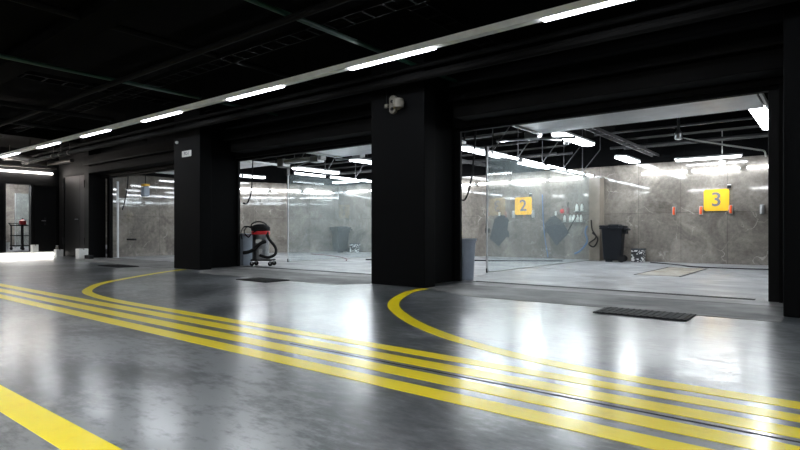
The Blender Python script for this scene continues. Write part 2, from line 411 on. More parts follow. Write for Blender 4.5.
channel(-5.3, -.86, 8.93, 'slotted iron drain channel across the right bay threshold')
channel(-12.4, -6.8, 8.93, 'slotted iron drain channel across the middle bay threshold')
# floor sump frame in the right bay
t = thing('sump_cover', 'rusty edged floor sump cover in the right bay', 'drain cover', (-2.95, 14.0, .0045))
M['rust'] = concrete('rusty_wet_concrete', (.12, .085, .035), (.30, .28, .25), .35, .6, 3)
MB().box(-.42, -1.5, 0, .42, 1.5, .004).build('cover_plate', 'rust', t)
MB().box(-.47, -1.55, 0, -.42, 1.55, .007).box(.42, -1.55, 0, .47, 1.55, .007).box(-.42, 1.5, 0, .42, 1.55, .007).build('frame', 'slot', t)

# ------------------------------------------------------------------ hall light strip
t = thing('light_track', 'long grey ceiling light track running diagonally over the hall', 'light track', (-10, 6.25, 3.5))
MB().box(-13.5, -.06, .0, 13, .06, .09).build('channel', 'chan', t, bevel=.006)
for i in range(9):
    x0 = -22.46 + i * 3.28
    x0 = [-22.46, -19.13, -15.93, -12.58, -9.22, -5.97, -2.76, .5, 3.8][i]
    MB().box(x0 + 10, -.04, -.022, x0 + 11.62, .046, -.001).build('led_diffuser', 'ledstrip', t, bevel=.01)
for i in range(9): MB().tube([(-13 + i * 3.2, 0, .07), (-13 + i * 3.2, 0, .498)], .006, 6).build('suspension_wire', 'duct', t)
r = dup(t, (-8, -2.6, 3.5), 'added second ceiling light track, out of view behind the camera, parallel to the first')  # unseen track, added to light the hall floor evenly
for c in r.children:
    if c.name.startswith('led_diffuser'):
        c.data = c.data.copy(); c.data.materials[0] = M['ledrear']; c.scale.y = 3.6

# ------------------------------------------------------------------ tubes
def led_tube(p, q, label, r=.028, mat='led', group=None, mount=0, name='led_tube'):
    p = Vector(p); q = Vector(q); c = (p + q) / 2; d = (q - p); Lh = d.length / 2
    t = thing(name, label, 'light', c, math.atan2(d.y, d.x), group)
    MB().tube([(-Lh + .03, 0, 0), (Lh - .03, 0, 0)], r, 12).build('tube', mat, t)
    for s in (-1, 1): MB().tube([(s * (Lh - .03), 0, 0), (s * Lh, 0, 0)], r * 1.05, 12).build('end_cap', 'alu', t)
    if mount:
        for s in (-.7, .7): MB().box(s * Lh - .015, min(0, mount), -.015, s * Lh + .015, max(0, mount), .015).build('mounting_clip', 'alu', t)
    return t
def tube_pts_partition(x, z, nm, last=17.95):
    ys = [(11.22, 12.56), (12.74, 14.06), (14.26, 15.56), (15.76, 17.06), (17.24, 17.93)]
    for i, (a, b) in enumerate(ys):
        led_tube((x, a, z), (x, b, z), 'LED tube topping the %s glass partition, %s from opening' % (nm, ORD[i]), .03, 'led', 'LED tubes along the glass partitions')
tube_pts_partition(-6.2, 2.75, 'right')
tube_pts_partition(-13.1, 2.74, 'middle')
def back_row(xs, z, nm):
    for i, (a, b) in enumerate(xs):
        led_tube((a, 17.93, z), (b, 17.93, z), 'LED tube on the back wall of the %s, %s from left' % (nm, ORD[i]), .036, 'ledwall', 'LED tubes on the back walls', .069)
back_row([(-4.70, -3.40), (-3.31, -2.06), (-1.94, -.7)], 2.71, 'right bay')
back_row([(-11.9, -10.6), (-10.5, -9.2), (-9.1, -7.8), (-7.7, -6.5)], 2.71, 'middle bay')
back_row([(-17.3, -16.0), (-15.9, -14.6), (-14.5, -13.3)], 2.71, 'far left bay')
# slanted wall row (local x runs along wall)
cs, sn = math.cos(ang), math.sin(ang)
for i, (a, b) in enumerate([(.15, 1.45), (1.6, 2.95), (3.05, 4.4), (4.5, 5.85)]):
    off = .07
    p = (WX + a * cs + off * sn, WY + a * sn - off * cs, 2.71); q = (WX + b * cs + off * sn, WY + b * sn - off * cs, 2.71)
    led_tube(p, q, 'LED tube on the slanted wall of the far left bay, %s from the opening' % ORD[i], .034, 'ledwall', 'LED tubes on the slanted left wall', .069)
led_tube((-23.52, 4.6, 3.14), (-23.52, 8.2, 3.14), 'long white tube on the black end wall above the doorway', .035, 'ledwarm', None, .082)
led_tube((-29.8, 4, 3.2), (-29.8, 8.5, 3.2), 'bright tube inside the room seen through the left doorway, farther one', .05, 'ledroom', 'tubes in the room behind the doorway')
led_tube((-26.5, 7.0, 3.74), (-26.5, 9.5, 3.74), 'bright tube inside the room seen through the left doorway, nearer one', .05, 'ledroom', 'tubes in the room behind the doorway')

# wide batten lamps
def batten(x0, x1, y0, y1, z, label):
    t = thing('batten_lamp', label, 'light', ((x0 + x1) / 2, (y0 + y1) / 2, z), 0, 'ceiling batten lamps in the bays')
    a, b = (x1 - x0) / 2, (y1 - y0) / 2
    c = min(a, b) * .6
    pts = [(-a, -b + c), (-a + c, -b), (a - c, -b), (a, -b + c), (a, b - c), (a - c, b), (-a + c, b), (-a, b - c)]
    MB().prism(pts, .02, .07).build('housing', 'alu', t)
    MB().prism([(p[0] * .96, p[1] * .98) for p in pts], -.02, .02).build('diffuser', 'ledpanel', t, bevel=.01)
    for s in (-1, 1):
        if a < b: MB().tube([(0, s * b * .7, .07), (0, s * b * .7, HC - z)], .006, 6).build('hanger', 'duct', t)
        else: MB().tube([(s * a * .7, 0, .07), (s * a * .7, 0, HC - z)], .006, 6).build('hanger', 'duct', t)
batten(-4.98, -4.66, 11.6, 13.75, 3.1, 'wide bright batten lamp near the door tracks of the right bay')
batten(-4.98, -4.65, 16.1, 17.75, 3.06, 'wide bright batten lamp at the rear of the right bay above the bin')
batten(-3.62, -1.95, 17.15, 17.4, 2.97, 'long bright batten lamp parallel to the back wall of the right bay')
batten(-1.2, -.88, 11.3, 13.9, 3.1, 'bright batten lamp cut by the right door jamb')
batten(-7.75, -7.4, 12.0, 14.4, 3.1, 'bright batten lamp just left of the right glass partition, in the middle bay')
batten(-7.9, -7.55, 15.8, 17.6, 3.1, 'bright batten lamp at the rear right of the middle bay')
batten(-11.6, -11.25, 12.0, 14.4, 3.1, 'bright batten lamp at the left front of the middle bay')
batten(-11.6, -11.25, 15.8, 17.6, 3.1, 'bright batten lamp at the rear left of the middle bay')
batten(-14.7, -14.35, 12.4, 14.6, 3.1, 'bright batten lamp at the right front of the far left bay')
batten(-18.3, -17.95, 11.9, 14.0, 3.1, 'bright batten lamp at the left front of the far left bay')
batten(-16.8, -14.9, 16.4, 16.7, 3.0, 'long bright batten lamp at the rear of the far left bay')

# ------------------------------------------------------------------ glass partitions
def partition(x, label):
    t = thing('glass_partition', label, 'glass partition', (x, 11.0, 0))
    ys = [0, 1.75, 3.5, 5.2, 6.54]
    for a, b in zip(ys, ys[1:]):
        MB().box(-.006, a + .006, .03, .006, b - .006, 2.68).build('glass_pane', 'glass', t)
    MB().box(-.02, 0, .005, .02, 6.54, .028).build('bottom_rail', 'alu', t)
    MB().box(-.018, -.02, .03, .018, .0, 2.68).build('edge_profile', 'panel', t)
    MB().box(-.012, 0, 2.682, .012, 6.75, 2.70).build('top_rail', 'doorblack', t)
    for i in range(5):
        m = MB(); y = [.25, 1.55, 3.0, 4.5, 6.0][i]
        m.tube([(0, y, 2.8), (.55, y, HC - .55)], .014, 8, False).tube([(.55, y, HC - .55), (.55, y, HC - .01)], .012, 8, False)
        m.build('bracket_arm', 'midgrey', t)
        MB().tube([(.0, y, 2.8), (0, y, HC - .01)], .012, 8, False).build('drop_rod', 'midgrey', t)
    MB().box(-.03, -.06, 2.64, .03, .04, 2.86).build('end_clamp', 'midgrey', t)
    MB().box(-.015, -.03, .005, .015, .02, .1).build('foot_clamp', 'rubber', t)
partition(-6.2, 'tall glass partition on the left side of the right bay with a steel edge')
partition(-13.1, 'tall glass partition standing in the middle bay opening, behind the vacuum cleaner')
for x, l in ((-6.0, 'beige stone pilaster at the rear end of the right glass partition'), (-12.9, 'beige stone pilaster at the rear end of the middle glass partition')):
    tag(MB().box(-.18, -.22, 0, .16, .22, 2.66).build('wall_pilaster', 'beige', loc=(x, 17.77, .004), bevel=.01), l, 'pilaster')

# ------------------------------------------------------------------ overhead door panels, tracks
def overhead(x0, x1, label, z=3.06):
    t = thing('overhead_door', label, 'sectional door', ((x0 + x1) / 2, 9.1, z)); h = (x1 - x0) / 2
    for i in range(4): MB().box(-h, .12 + i * .5, 0, h, .12 + i * .5 + .492, .04).build('door_panel', 'panel', t, bevel=.004)
    for s in (-1, 1):
        MB().box(s * (h + .06) - .02, 0, -.03, s * (h + .06) + .02, 2.16, .04).build('track', 'alu', t)
        MB().box(s * (h + .06) - .015, 2.1, .04, s * (h + .06) + .015, 2.13, HC - z).build('track_hanger', 'duct', t)
    MB().tube([(-h, -.05, .18), (h, -.05, .18)], .025, 10).build('spring_shaft', 'steel', t)
overhead(-4.95, -.95, 'pale grey sectional door parked overhead inside the right bay')
overhead(-11.0, -7.0, 'pale grey sectional door parked overhead inside the middle bay')
overhead(-19.0, -14.0, 'pale grey sectional door parked overhead inside the far left bay')
def mechanism(x, y, z, label):
    t = thing('door_operator', label, 'door operator', (x, y, z))
    MB().box(-.16, -.1, 0, .16, .12, .16).build('motor_housing', 'alu', t, bevel=.02)
    MB().tube([(-.9, 0, .05), (-.1, 0, .02), (.9, .2, -.02)], .03, 8).build('drive_rail', 'steel', t)
    MB().tube([(.1, .05, .02), (.5, .4, -.03)], .02, 8).build('arm', 'alu', t)
    MB().lathe([(.05, -.08), (.06, -.02), (.03, .02)], 12, .5, .7).build('pulley', 'steel', t)
    for s in (-1, 1): MB().tube([(s * .14, 0, .15), (s * .14, 0, HC - z)], .012, 6).build('hanger', 'duct', t)
mechanism(-5.3, 11.45, 3.0, 'chrome and grey door drive with rails at the top left of the right bay')
mechanism(-10.6, 11.45, 3.0, 'grey door drive with rails at the top centre of the middle bay')
mechanism(-17.6, 11.5, 3.0, 'grey door drive at the top left of the far left bay')
# pale boom carriage at the top left of the middle bay
t = thing('wash_boom_carriage', 'pale metal boom carriage at the top left of the middle bay', 'wash boom', (-12.3, 10.1, 2.84))
MB().box(-.1, -.1, 0, 1.7, .1, .1).build('beam', 'white', t, bevel=.02)
MB().box(-.05, -.14, -.09, .2, .14, .14).build('carriage_block', 'alu', t, bevel=.02)
MB().box(1.3, -.13, -.06, 1.6, .13, .11).build('carriage_block', 'alu', t, bevel=.02)
for x in (.1, 1.0): MB().tube([(x, 0, .1), (x, 0, 1.16)], .015, 8).build('hanger', 'duct', t)
MB().tube([(0, -.1, -.05), (.6, -.16, -.14), (1.3, -.1, -.02)], .015, 8).build('air_line', 'alu', t)

# wash boom in the right bay
t = thing('wash_boom', 'slim white swivel boom hanging from the right bay ceiling', 'wash boom', (-2.85, 14.0, 3.02))
MB().lathe([(.05, .05), (.09, .08), (.09, .2), (.05, .25), (.03, .3), (.03, HC - 3.022)], 16).build('swivel', 'steel', t, smooth=True)
MB().tube([(0, 0, .1), (.6, 1.0, .03), (1.4, 2.6, -.02)], .022, 10).build('arm', 'white', t)
MB().tube([(1.4, 2.6, -.02), (1.45, 2.7, -.05), (1.47, 2.72, -.18)], .02, 8).build('nozzle_hose', 'white', t)
MB().tube([(0, -.06, .1), (.3, .4, .02), (.75, 1.3, -.0)], .012, 8).build('hose', 'rubber', t)
# ceiling grille in right bay
t = thing('air_grille', 'louvred air grille hung under the right bay ceiling', 'vent', (-3.35, 12.6, 3.38))
m = MB()
for i in range(11): m.box(-.6 + i * .115, -.3, 0, -.6 + i * .115 + .03, .3, .03)
m.build('louvres', 'midgrey', t)
MB().box(-.65, -.34, 0, .6, -.3, .05).box(-.65, .3, 0, .6, .34, .05).box(-.69, -.34, 0, -.65, .34, .05).box(.6, -.34, 0, .64, .34, .05).build('frame', 'doorblack', t)
MB().box(-.4, -.25, .05, .35, .25, HC - 3.38).build('duct_box', 'duct', t)

# ------------------------------------------------------------------ ceiling services
def pipe(pts, r, mat, label, cat='pipe', name='ceiling_pipe', group=None, seg=10):
    return tag(MB().tube(pts, r, seg, False).build(name, mat, smooth=True), label, cat, group)
pipe([(-10.3, -3, 3.72), (-10.35, 6.35, 3.72)], .035, 'green', 'green ceiling pipe, left one, near half up to the light track')
pipe([(-10.37, 6.6, 3.72), (-10.4, 8.4, 3.72)], .03, 'green', 'green ceiling pipe, left one, short end behind the light track')
pipe([(-5.45, -3, 3.72), (-5.5, 8.6, 3.72)], .035, 'green', 'green ceiling pipe, right one, crossing above the light track')
svc = [
 ('duct', (-16.5, -6, 3.75), (-16.5, 8.3, 3.75), .06, 'dark pipe under the ceiling left of the green pipes'),
 ('duct', (-23, 2.0, 3.68), (6, 2.0, 3.68), .04, 'dark pipe parallel to the light track, farthest towards the camera'),
 ('duct', (-23, 4.6, 3.66), (6, 4.6, 3.66), .05, 'dark pipe parallel to the light track, just on its camera side'),
 ('duct', (-23, 7.05, 3.42), (6, 7.05, 3.42), .07, 'thick dark pipe along the facade in front of the pillars'),
 ('duct', (-23, 7.25, 3.66), (6, 7.25, 3.66), .04, 'thin dark pipe along the facade, above the thick one'),
 ('duct', (-8.0, -4, 3.85), (-8.0, 8.3, 3.85), .05, 'dark pipe running between the two green pipes'),
 ('duct', (-13.5, -4, 3.6), (-13.5, 6.0, 3.6), .05, 'dark pipe running towards the pillar with the white sign'),
]
for mt, a, b, r, l in svc: pipe([a, b], r, mt, l)
# rectangular beams and cable trays
def beam(x0, y0, z0, x1, y1, z1, mat, label, name='ceiling_beam', cat='beam'):
    cx, cy = (x0 + x1) / 2, (y0 + y1) / 2
    return tag(MB().box(x0 - cx, y0 - cy, 0, x1 - cx, y1 - cy, z1 - z0).build(name, mat, loc=(cx, cy, z0), bevel=.01), label, cat)
def tray(x0, x1, y0, y1, z, label, along='x', mt='duct'):
    cx, cy = (x0 + x1) / 2, (y0 + y1) / 2; a, b = (x1 - x0) / 2, (y1 - y0) / 2
    t = thing('cable_tray', label, 'cable tray', (cx, cy, z)); m = MB()
    if along == 'x':
        m.box(-a, -b, 0, a, -b + .02, .07).box(-a, b - .02, 0, a, b, .07)
        n = int(2 * a / .35)
        for i in range(n): m.box(-a + i * .35, -b, .0, -a + i * .35 + .03, b, .015)
    else:
        m.box(-a, -b, 0, -a + .02, b, .07).box(a - .02, -b, 0, a, b, .07)
        n = int(2 * b / .35)
        for i in range(n): m.box(-a, -b + i * .35, .0, a, -b + i * .35 + .03, .015)
    m.build('ladder', mt, t)
    for u in (-.8, 0, .8): MB().box(*( (u * a - .01, -b + .005, .05, u * a + .01, -b + .015, HC - z - .001) if along == 'x' else (-a + .005, u * b - .01, .05, -a + .015, u * b + .01, HC - z - .001))).build('hanger', 'duct', t)
tray(-23, 4, 5.2, 5.5, 3.78, 'dark ladder cable tray along the hall ceiling')
tray(-12.1, -11.7, -3, 8, 3.86, 'dark cable tray crossing the hall ceiling left of the green pipe', 'y')
tray(-4.4, -4.1, -3, 8, 3.86, 'dark cable tray crossing the hall ceiling at the right', 'y')
beam(-23.5, -.2, 3.7, 11, .3, 3.99, 'ceil', 'wide black ceiling beam nearest to the camera')
beam(-23.5, 3.1, 3.78, 11, 3.5, 3.99, 'ceil', 'black ceiling beam above the curved yellow lines')
beam(-19.0, -8, 3.7, -18.5, 7.2, 3.99, 'ceil', 'black ceiling beam crossing at the far left of the hall')
beam(-23.2, 3.55, 3.72, -22.0, 4.9, 3.998, 'duct', 'broad flat brown duct under the ceiling at the far left', 'air_duct', 'duct')
# curved pale duct at the far left
t = thing('curved_duct', 'pale curved duct piece under the ceiling above the doorway', 'duct', (-22.3, 7.0, 3.45))
MB().tube([(-.9, -.5, .12), (-.3, -.3, .1), (.0, .1, .0), (-.1, .6, -.06)], .11, 14).build('elbow', 'greyduct', t, smooth=True)
MB().tube([(-.1, .6, -.06), (.6, .75, -.06), (1.6, .8, -.06)], .07, 12).build('branch', 'greyduct', t, smooth=True)
MB().tube([(-1.1, -1.5, -.14), (-.9, 1.2, -.14)], .03, 8).build('conduit', 'greyduct', t)
MB().tube([(-.6, -.4, .1), (-.6, -.4, .55)], .012, 6).build('hanger', 'greyduct', t)
for i, x in enumerate((-20.2, -19.6, -18.9)):
    t = thing('pipe_clamp', 'small pale pipe clamp by the far left pillar top, %s from the left' % ORD[i], 'clamp', (x, 7.05, 3.5), 0, 'pale pipe clamps at the far left')
    MB().lathe([(.085, -.03), (.085, .03)], 14, mtx=Matrix.Translation((0, 0, -.08)) @ Matrix.Rotation(PI / 2, 4, 'Y')).build('ring', 'greyduct', t)
    MB().tube([(0, 0, .0), (0, 0, .498)], .01, 6).build('rod', 'greyduct', t)

# bay ceiling services
bi = [('right bay', -5.0, 1.5), ('middle bay', -12.6, -6.6), ('far left bay', -17.3, -13.4)]
for nm, xa, xb in bi:
    for y, z, r, d in ((11.95, 3.3, .035, 'nearest to the opening'), (14.6, 3.5, .03, 'second from the opening'), (15.9, 3.3, .035, 'third from the opening'), (17.2, 3.45, .04, 'nearest to the back wall')):
        pipe([(xa, y, z), (xb, y, z)], r, 'midgrey', 'grey pipe across the %s ceiling, %s' % (nm, d))
    beam(xa, 13.2, 3.6, xb, 13.6, 3.99, 'black', 'black beam across the %s ceiling, nearer the opening' % nm)
    beam(xa, 16.3, 3.6, xb, 16.7, 3.99, 'black', 'black beam across the %s ceiling, nearer the back wall' % nm)
tray(-4.35, -4.15, 11.5, 17.8, 3.2, 'grey cable tray running to the back wall of the right bay', 'y', 'midgrey')
tray(-9.6, -9.4, 11.0, 17.8, 3.2, 'grey cable tray running to the back wall of the middle bay', 'y', 'midgrey')

# ------------------------------------------------------------------ wall signs with figures
def text_mesh(s, size, mat, parent, depth=.004, off=0):
    cu = bpy.data.curves.new('fig', 'FONT'); cu.body = s; cu.size = size; cu.align_x = 'CENTER'; cu.align_y = 'CENTER'; cu.extrude = depth; cu.offset = off
    ob = bpy.data.objects.new('fig', cu); COL.objects.link(ob)
    bpy.context.view_layer.update()
    me = bpy.data.meshes.new_from_object(ob.evaluated_get(bpy.context.evaluated_depsgraph_get()))
    bpy.data.objects.remove(ob); bpy.data.curves.remove(cu)
    o = bpy.data.objects.new('lettering', me); COL.objects.link(o); me.materials.clear(); me.materials.append(M[mat]); o.parent = parent
    return o
def rrect(w, h, r, n=6):
    pts = []
    for cx, cy, a0 in ((w - r, h - r, 0), (-w + r, h - r, 90), (-w + r, -h + r, 180), (w - r, -h + r, 270)):
        for i in range(n + 1):
            a = math.radians(a0 + 90 * i / n); pts.append((cx + r * math.cos(a), cy + r * math.sin(a)))
    return pts
RX = Matrix.Rotation(PI / 2, 4, 'X')
def num_sign(x, z, s, label):
    t = thing('number_sign', label, 'sign', (x, 18.0, z))
    MB().prism(rrect(.32, .31, .07), 0, .03, RX).build('sign_plate', 'amber', t)
    f = text_mesh(s, .56, 'signgrey', t, .004, .007); f.rotation_euler = (PI / 2, 0, 0); f.location = (0, -.034, -.0)
num_sign(-2.67, 1.84, '3', 'amber rounded square sign with the grey figure 3')
num_sign(-8.68, 1.84, '2', 'amber rounded square sign with the grey figure 2, seen through glass')
# small white plate on the pillar
t = thing('sign_plate', 'small white sign plate with dark lettering on the left pillar', 'sign', (-12.67, 7.402, 2.88))
MB().prism(rrect(.21, .075, .015), 0, .012, RX).build('plate', 'white', t)
f = text_mesh('PC-1', .11, 'signgrey', t, .001, .004); f.rotation_euler = (PI / 2, 0, 0); f.location = (0, -.014, 0)
t = thing('small_sensor', 'tiny white sensor high on the pillar above the sign plate', 'sensor', (-13.1, 7.403, 3.2))
MB().lathe([(.035, 0), (.04, .03), (.025, .06)], 14, mtx=RX).build('cap', 'white', t, smooth=True)
# holders on right bay wall
def holder(x, z, mat, label, grp):
    t = thing('gun_holder', label, 'holder', (x, 18.001, z), 0, grp)
    MB().box(-.05, -.05, -.13, .05, 0, .13).build('back_plate', 'alu', t, bevel=.008)
    MB().tube([(0, -.08, -.11), (-.0, -.09, .0), (.01, -.08, .11)], .032, 10).build('cradle', mat, t, smooth=True)
    return t
holder(-3.78, 1.55, 'orange', 'orange lance holder on the back wall, left of the figure 3 sign by two metres', 'orange holders on the back wall')['label'] = 'orange lance holder on the marble wall, leftmost of three and farthest from the 3 sign'
holder(-3.06, 1.55, 'orange', 'orange lance holder on the marble wall, just left of the 3 sign', 'orange holders on the back wall')
holder(-2.31, 1.56, 'orange', 'orange lance holder on the marble wall, just right of the 3 sign', 'orange holders on the back wall')
holder(-1.57, 1.55, 'alu', 'grey lance holder on the marble wall beside the right door jamb', None)
holder(-9.05, 1.55, 'alu', 'grey lance holder below left of the 2 sign', None)
holder(-8.3, 1.55, 'alu', 'grey lance holder below right of the 2 sign', None)
for x, l in ((-2.35, 'tiny black and white sensor above the right corner of the 3 sign'), (-8.4, 'tiny dark sensor above the right corner of the 2 sign')):
    t = thing('wall_sensor', l, 'sensor', (x, 18.001, 2.22))
    MB().box(-.045, -.06, -.05, .045, 0, .03).build('body', 'rubber', t, bevel=.01)
    MB().box(-.045, -.05, .03, .045, 0, .055).build('top_cap', 'white', t)
t = thing('dome_camera', 'white dome camera hanging below the batten lamp by the back wall', 'camera', (-2.5, 17.8, 2.88))
MB().lathe([(.02, -.09), (.075, -.06), (.09, 0), (.085, .06), (.03, .09), (.012, .1), (.012, HC - 2.88)], 18).build('housing', 'white', t, smooth=True)
MB().lathe([(.01, -.03), (.045, -.01), (.05, .01)], 14, mtx=Matrix.Translation((0, -.055, -.03)) @ RX).build('lens', 'rubber', t, smooth=True)

# security camera on the wide pillar
t = thing('security_camera', 'pale security camera mounted high on the wide black pillar', 'camera', (-6.0, 7.402, 3.14))
MB().prism(rrect(.075, .16, .07), 0, .06, RX).build('mounting_plate', 'cream', t, bevel=.01)
MB().tube([(.04, -.05, -.02), (.12, -.1, -.04), (.17, -.12, -.05)], .03, 10).build('arm', 'cream', t, smooth=True)
MB().lathe([(.02, -.13), (.09, -.09), (.10, 0), (.085, .05), (.03, .07)], 18, .19, -.13).build('camera_head', 'cream', t, smooth=True)
MB().lathe([(.028, 0), (.028, .02)], 12, mtx=Matrix.Translation((.0, -.06, .05)) @ RX).build('screw_cover', 'rubber', t)
MB().lathe([(.028, 0), (.028, .02)], 12, mtx=Matrix.Translation((.0, -.06, -.08)) @ RX).build('screw_cover', 'rubber', t)
t = thing('junction_knob', 'little square cable box left of the security camera', 'cable box', (-6.16, 7.402, 3.14))
MB().box(-.035, -.04, -.035, .035, 0, .035).build('cover', 'cream', t, bevel=.006)
MB().tube([(0, -.02, .03), (0, -.02, .8)], .008, 6).build('cable', 'rubber', t)
for x, y, z, l in ((-12.3, 8.76, 2.45, 'dark switch box on the frame right of the sign pillar, upper'), (-12.95, 8.76, 1.25, 'dark control box on the frame right of the sign pillar, lower')):
    t = thing('switch_box', l, 'switch', (-12.95, 8.735, z))
    MB().box(-.09, -.05, -.12, .09, 0, .12).build('case', 'doorblack', t, bevel=.01)
    MB().lathe([(.04, 0), (.035, .03)], 12, mtx=Matrix.Translation((0, -.05, .02)) @ RX).build('button', 'steel', t)

# ------------------------------------------------------------------ wheelie bins
def wheelie(loc, rz, label):
    t = thing('wheelie_bin', label, 'bin', loc, rz)
    # local: front = -y, hinge/wheels = +y
    m = MB(); bm = m.bm
    lo = [(-.22, -.25), (.22, -.25), (.22, .24), (-.22, .24)]; hi = [(-.28, -.31), (.28, -.31), (.28, .31), (-.28, .31)]
    a = [bm.verts.new((*p, .06)) for p in lo]; b = [bm.verts.new((*p, 1.02)) for p in hi]
    bm.faces.new(a[::-1]); bm.faces.new(b)
    for i in range(4): bm.faces.new((a[i], a[(i + 1) % 4], b[(i + 1) % 4], b[i]))
    m.build('bin_body', 'bin', t, bevel=.03)
    MB().box(-.32, -.36, 1.0, .32, .36, 1.05).build('rim', 'bin', t, bevel=.015)
    lid = MB(); 
    for y0, y1, z0, z1 in ((-.37, -.1, 1.05, 1.12), (-.1, .2, 1.05, 1.15), (.2, .37, 1.05, 1.11)): lid.box(-.31, y0, z0, .31, y1, z1)
    lid.build('lid', 'bin', t, bevel=.02)
    MB().tube([(-.26, .36, 1.02), (-.26, .44, 1.0), (.26, .44, 1.0), (.26, .36, 1.02)], .022, 8, False).build('handle', 'bin', t)
    MB().box(-.2, .32, .86, .2, .4, 1.0).build('hinge_block', 'bin', t, bevel=.02)
    for s in (-1, 1):
        MB().lathe([(.02, -.025), (.1, -.025), (.1, .025), (.02, .025)], 18, mtx=Matrix.Translation((s * .24, .27, .1)) @ Matrix.Rotation(PI / 2, 4, 'Y')).build('wheel', 'rubber', t)
    MB().tube([(-.24, .27, .1), (.24, .27, .1)], .014, 8).build('axle', 'steel', t)
    MB().box(.2, -.2, 0.0, .12, .0, .08).build('foot', 'bin', t)
    MB().box(-.292, -.1, .87, -.284, .1, .925).build('label_plate', 'white', t)
    return t
B1 = wheelie((-5.36, 17.35, .004), -PI / 2 + .12, 'dark wheeled bin against the back wall of the right bay')
dup(B1, (-17.15, 17.35, .004), 'dark wheeled bin in the corner of the far left bay, seen through glass', rz=-.2)
def carton(loc, label, s=1):
    t = thing('printed_carton', label, 'box', loc)
    MB().box(-.17 * s, -.15, 0, .17 * s, .15, .40).build('box_body', 'print', t, bevel=.008)
    MB().box(-.175 * s, -.155, .36, .175 * s, .155, .41).build('lid', 'matgrey', t, bevel=.006)
    MB().tube([(-.1, -.17, .3), (0, -.2, .27), (.1, -.17, .3)], .008, 6).build('handle', 'rubber', t)
carton((-4.72, 17.7, .004), 'small black carton with white print beside the dark bin in the right bay')
carton((-16.5, 17.6, .004), 'small dark carton beside the far left bay bin, seen through glass')

# ------------------------------------------------------------------ open grey-blue bins at the jambs
def can(loc, r0, r1, h, label, square=False):
    t = thing('waste_bin', label, 'bin', loc)
    if square:
        m = MB(); bm = m.bm
        for (ra, rb, za, zb) in ((r0, r1, 0, h),):
            a = [bm.verts.new((x * ra, y * ra, za)) for x, y in ((-1, -1), (1, -1), (1, 1), (-1, 1))]; b = [bm.verts.new((x * rb, y * rb, zb)) for x, y in ((-1, -1), (1, -1), (1, 1), (-1, 1))]
            c = [bm.verts.new((x * (rb - .015), y * (rb - .015), zb)) for x, y in ((-1, -1), (1, -1), (1, 1), (-1, 1))]; d = [bm.verts.new((x * (ra - .015), y * (ra - .015), za + .02)) for x, y in ((-1, -1), (1, -1), (1, 1), (-1, 1))]
            bm.faces.new(a[::-1]); bm.faces.new(d)
            for p, q in ((a, b), (b, c), (c, d)):
                for i in range(4): bm.faces.new((p[i], p[(i + 1) % 4], q[(i + 1) % 4], q[i]))
        m.build('body', 'bluebin', t, bevel=.02)
        MB().box(-r1 - .015, -r1 - .015, h - .05, r1 + .015, -r1, h).box(-r1 - .015, r1, h - .05, r1 + .015, r1 + .015, h).box(-r1 - .015, -r1, h - .05, -r1, r1, h).box(r1, -r1, h - .05, r1 + .015, r1, h).build('rim', 'bluebin', t)
    else:
        MB().lathe([(r0, 0), (r0 + .005, .01), (r1, h), (r1 - .012, h), (r0 - .01, .03)], 28).build('body', 'bluebin', t, smooth=True)
        MB().lathe([(r1 + .002, h - .05), (r1 + .018, h - .045), (r1 + .018, h), (r1 - .01, h), (r1 - .01, h - .02), (r1 + .002, h - .05)], 28).build('rim', 'bluebin', t, smooth=True)
    return t
can((-5.66, 9.15, .004), .17, .22, .80, 'grey blue round waste bin at the left jamb of the right bay')
can((-12.87, 9.25, .004), .14, .18, .88, 'pale blue grey square waste bin left of the vacuum cleaner', True)

# ------------------------------------------------------------------ vacuum cleaner
t = thing('vacuum_cleaner', 'wet and dry vacuum cleaner with steel drum and red black head', 'vacuum cleaner', (-12.28, 9.35, .004), .6)
MB().box(-.22, -.22, .14, .36, .22, .18).build('chassis', 'rubber', t, bevel=.02)
MB().lathe([(.22, .18), (.225, .2), (.225, .84), (.235, .86)], 32).build('steel_drum', 'steel', t, smooth=True)
MB().lathe([(.245, .85), (.25, .87), (.25, .93), (.235, .95)], 32).build('red_band', 'red', t, smooth=True)
MB().lathe([(.245, .95), (.255, .98), (.25, 1.05), (.2, 1.1), (.12, 1.13), (.05, 1.14)], 32).build('motor_head', 'rubber', t, smooth=True)
MB().tube([(-.22, 0, 1.0), (-.26, 0, 1.12), (-.1, 0, 1.2), (.1, 0, 1.16), (.22, 0, 1.04)], .018, 8).build('carry_handle', 'rubber', t, smooth=True)
MB().tube([(-.14, -.2, .9), (.0, -.26, .98), (.2, -.2, .97)], .02, 8).build('front_latch', 'rubber', t)
for x, y in ((-.18, -.18), (-.18, .18), (.32, -.18), (.32, .18)):
    w = MB().lathe([(.01, -.018), (.06, -.018), (.06, .018), (.01, .018)], 14, mtx=Matrix.Translation((x, y, .06)) @ Matrix.Rotation(PI / 2, 4, 'X')).build('caster', 'rubber', t)
    MB().box(x - .015, y - .03, .06, x + .015, y + .03, .14).build('caster_fork', 'steel', t)
MB().tube([(.2, -.08, .92), (.27, -.14, .74), (.46, -.16, .5), (.46, -.2, .32), (.28, -.26, .24), (.06, -.27, .3)], .038, 10).build('suction_hose', 'rubber', t, smooth=True)
MB().tube([(.2, -.2, .66), (.1, -.28, .62), (-.08, -.3, .46), (-.22, -.3, .39), (-.38, -.3, .36)], .045, 10).build('suction_hose', 'rubber', t, smooth=True)
MB().tube([(-.2, -.05, 1.0), (-.36, -.05, 1.06), (-.44, -.05, .92), (-.32, -.08, .78), (-.24, -.1, .86)], .016, 8).build('power_cord', 'rubber', t, smooth=True)
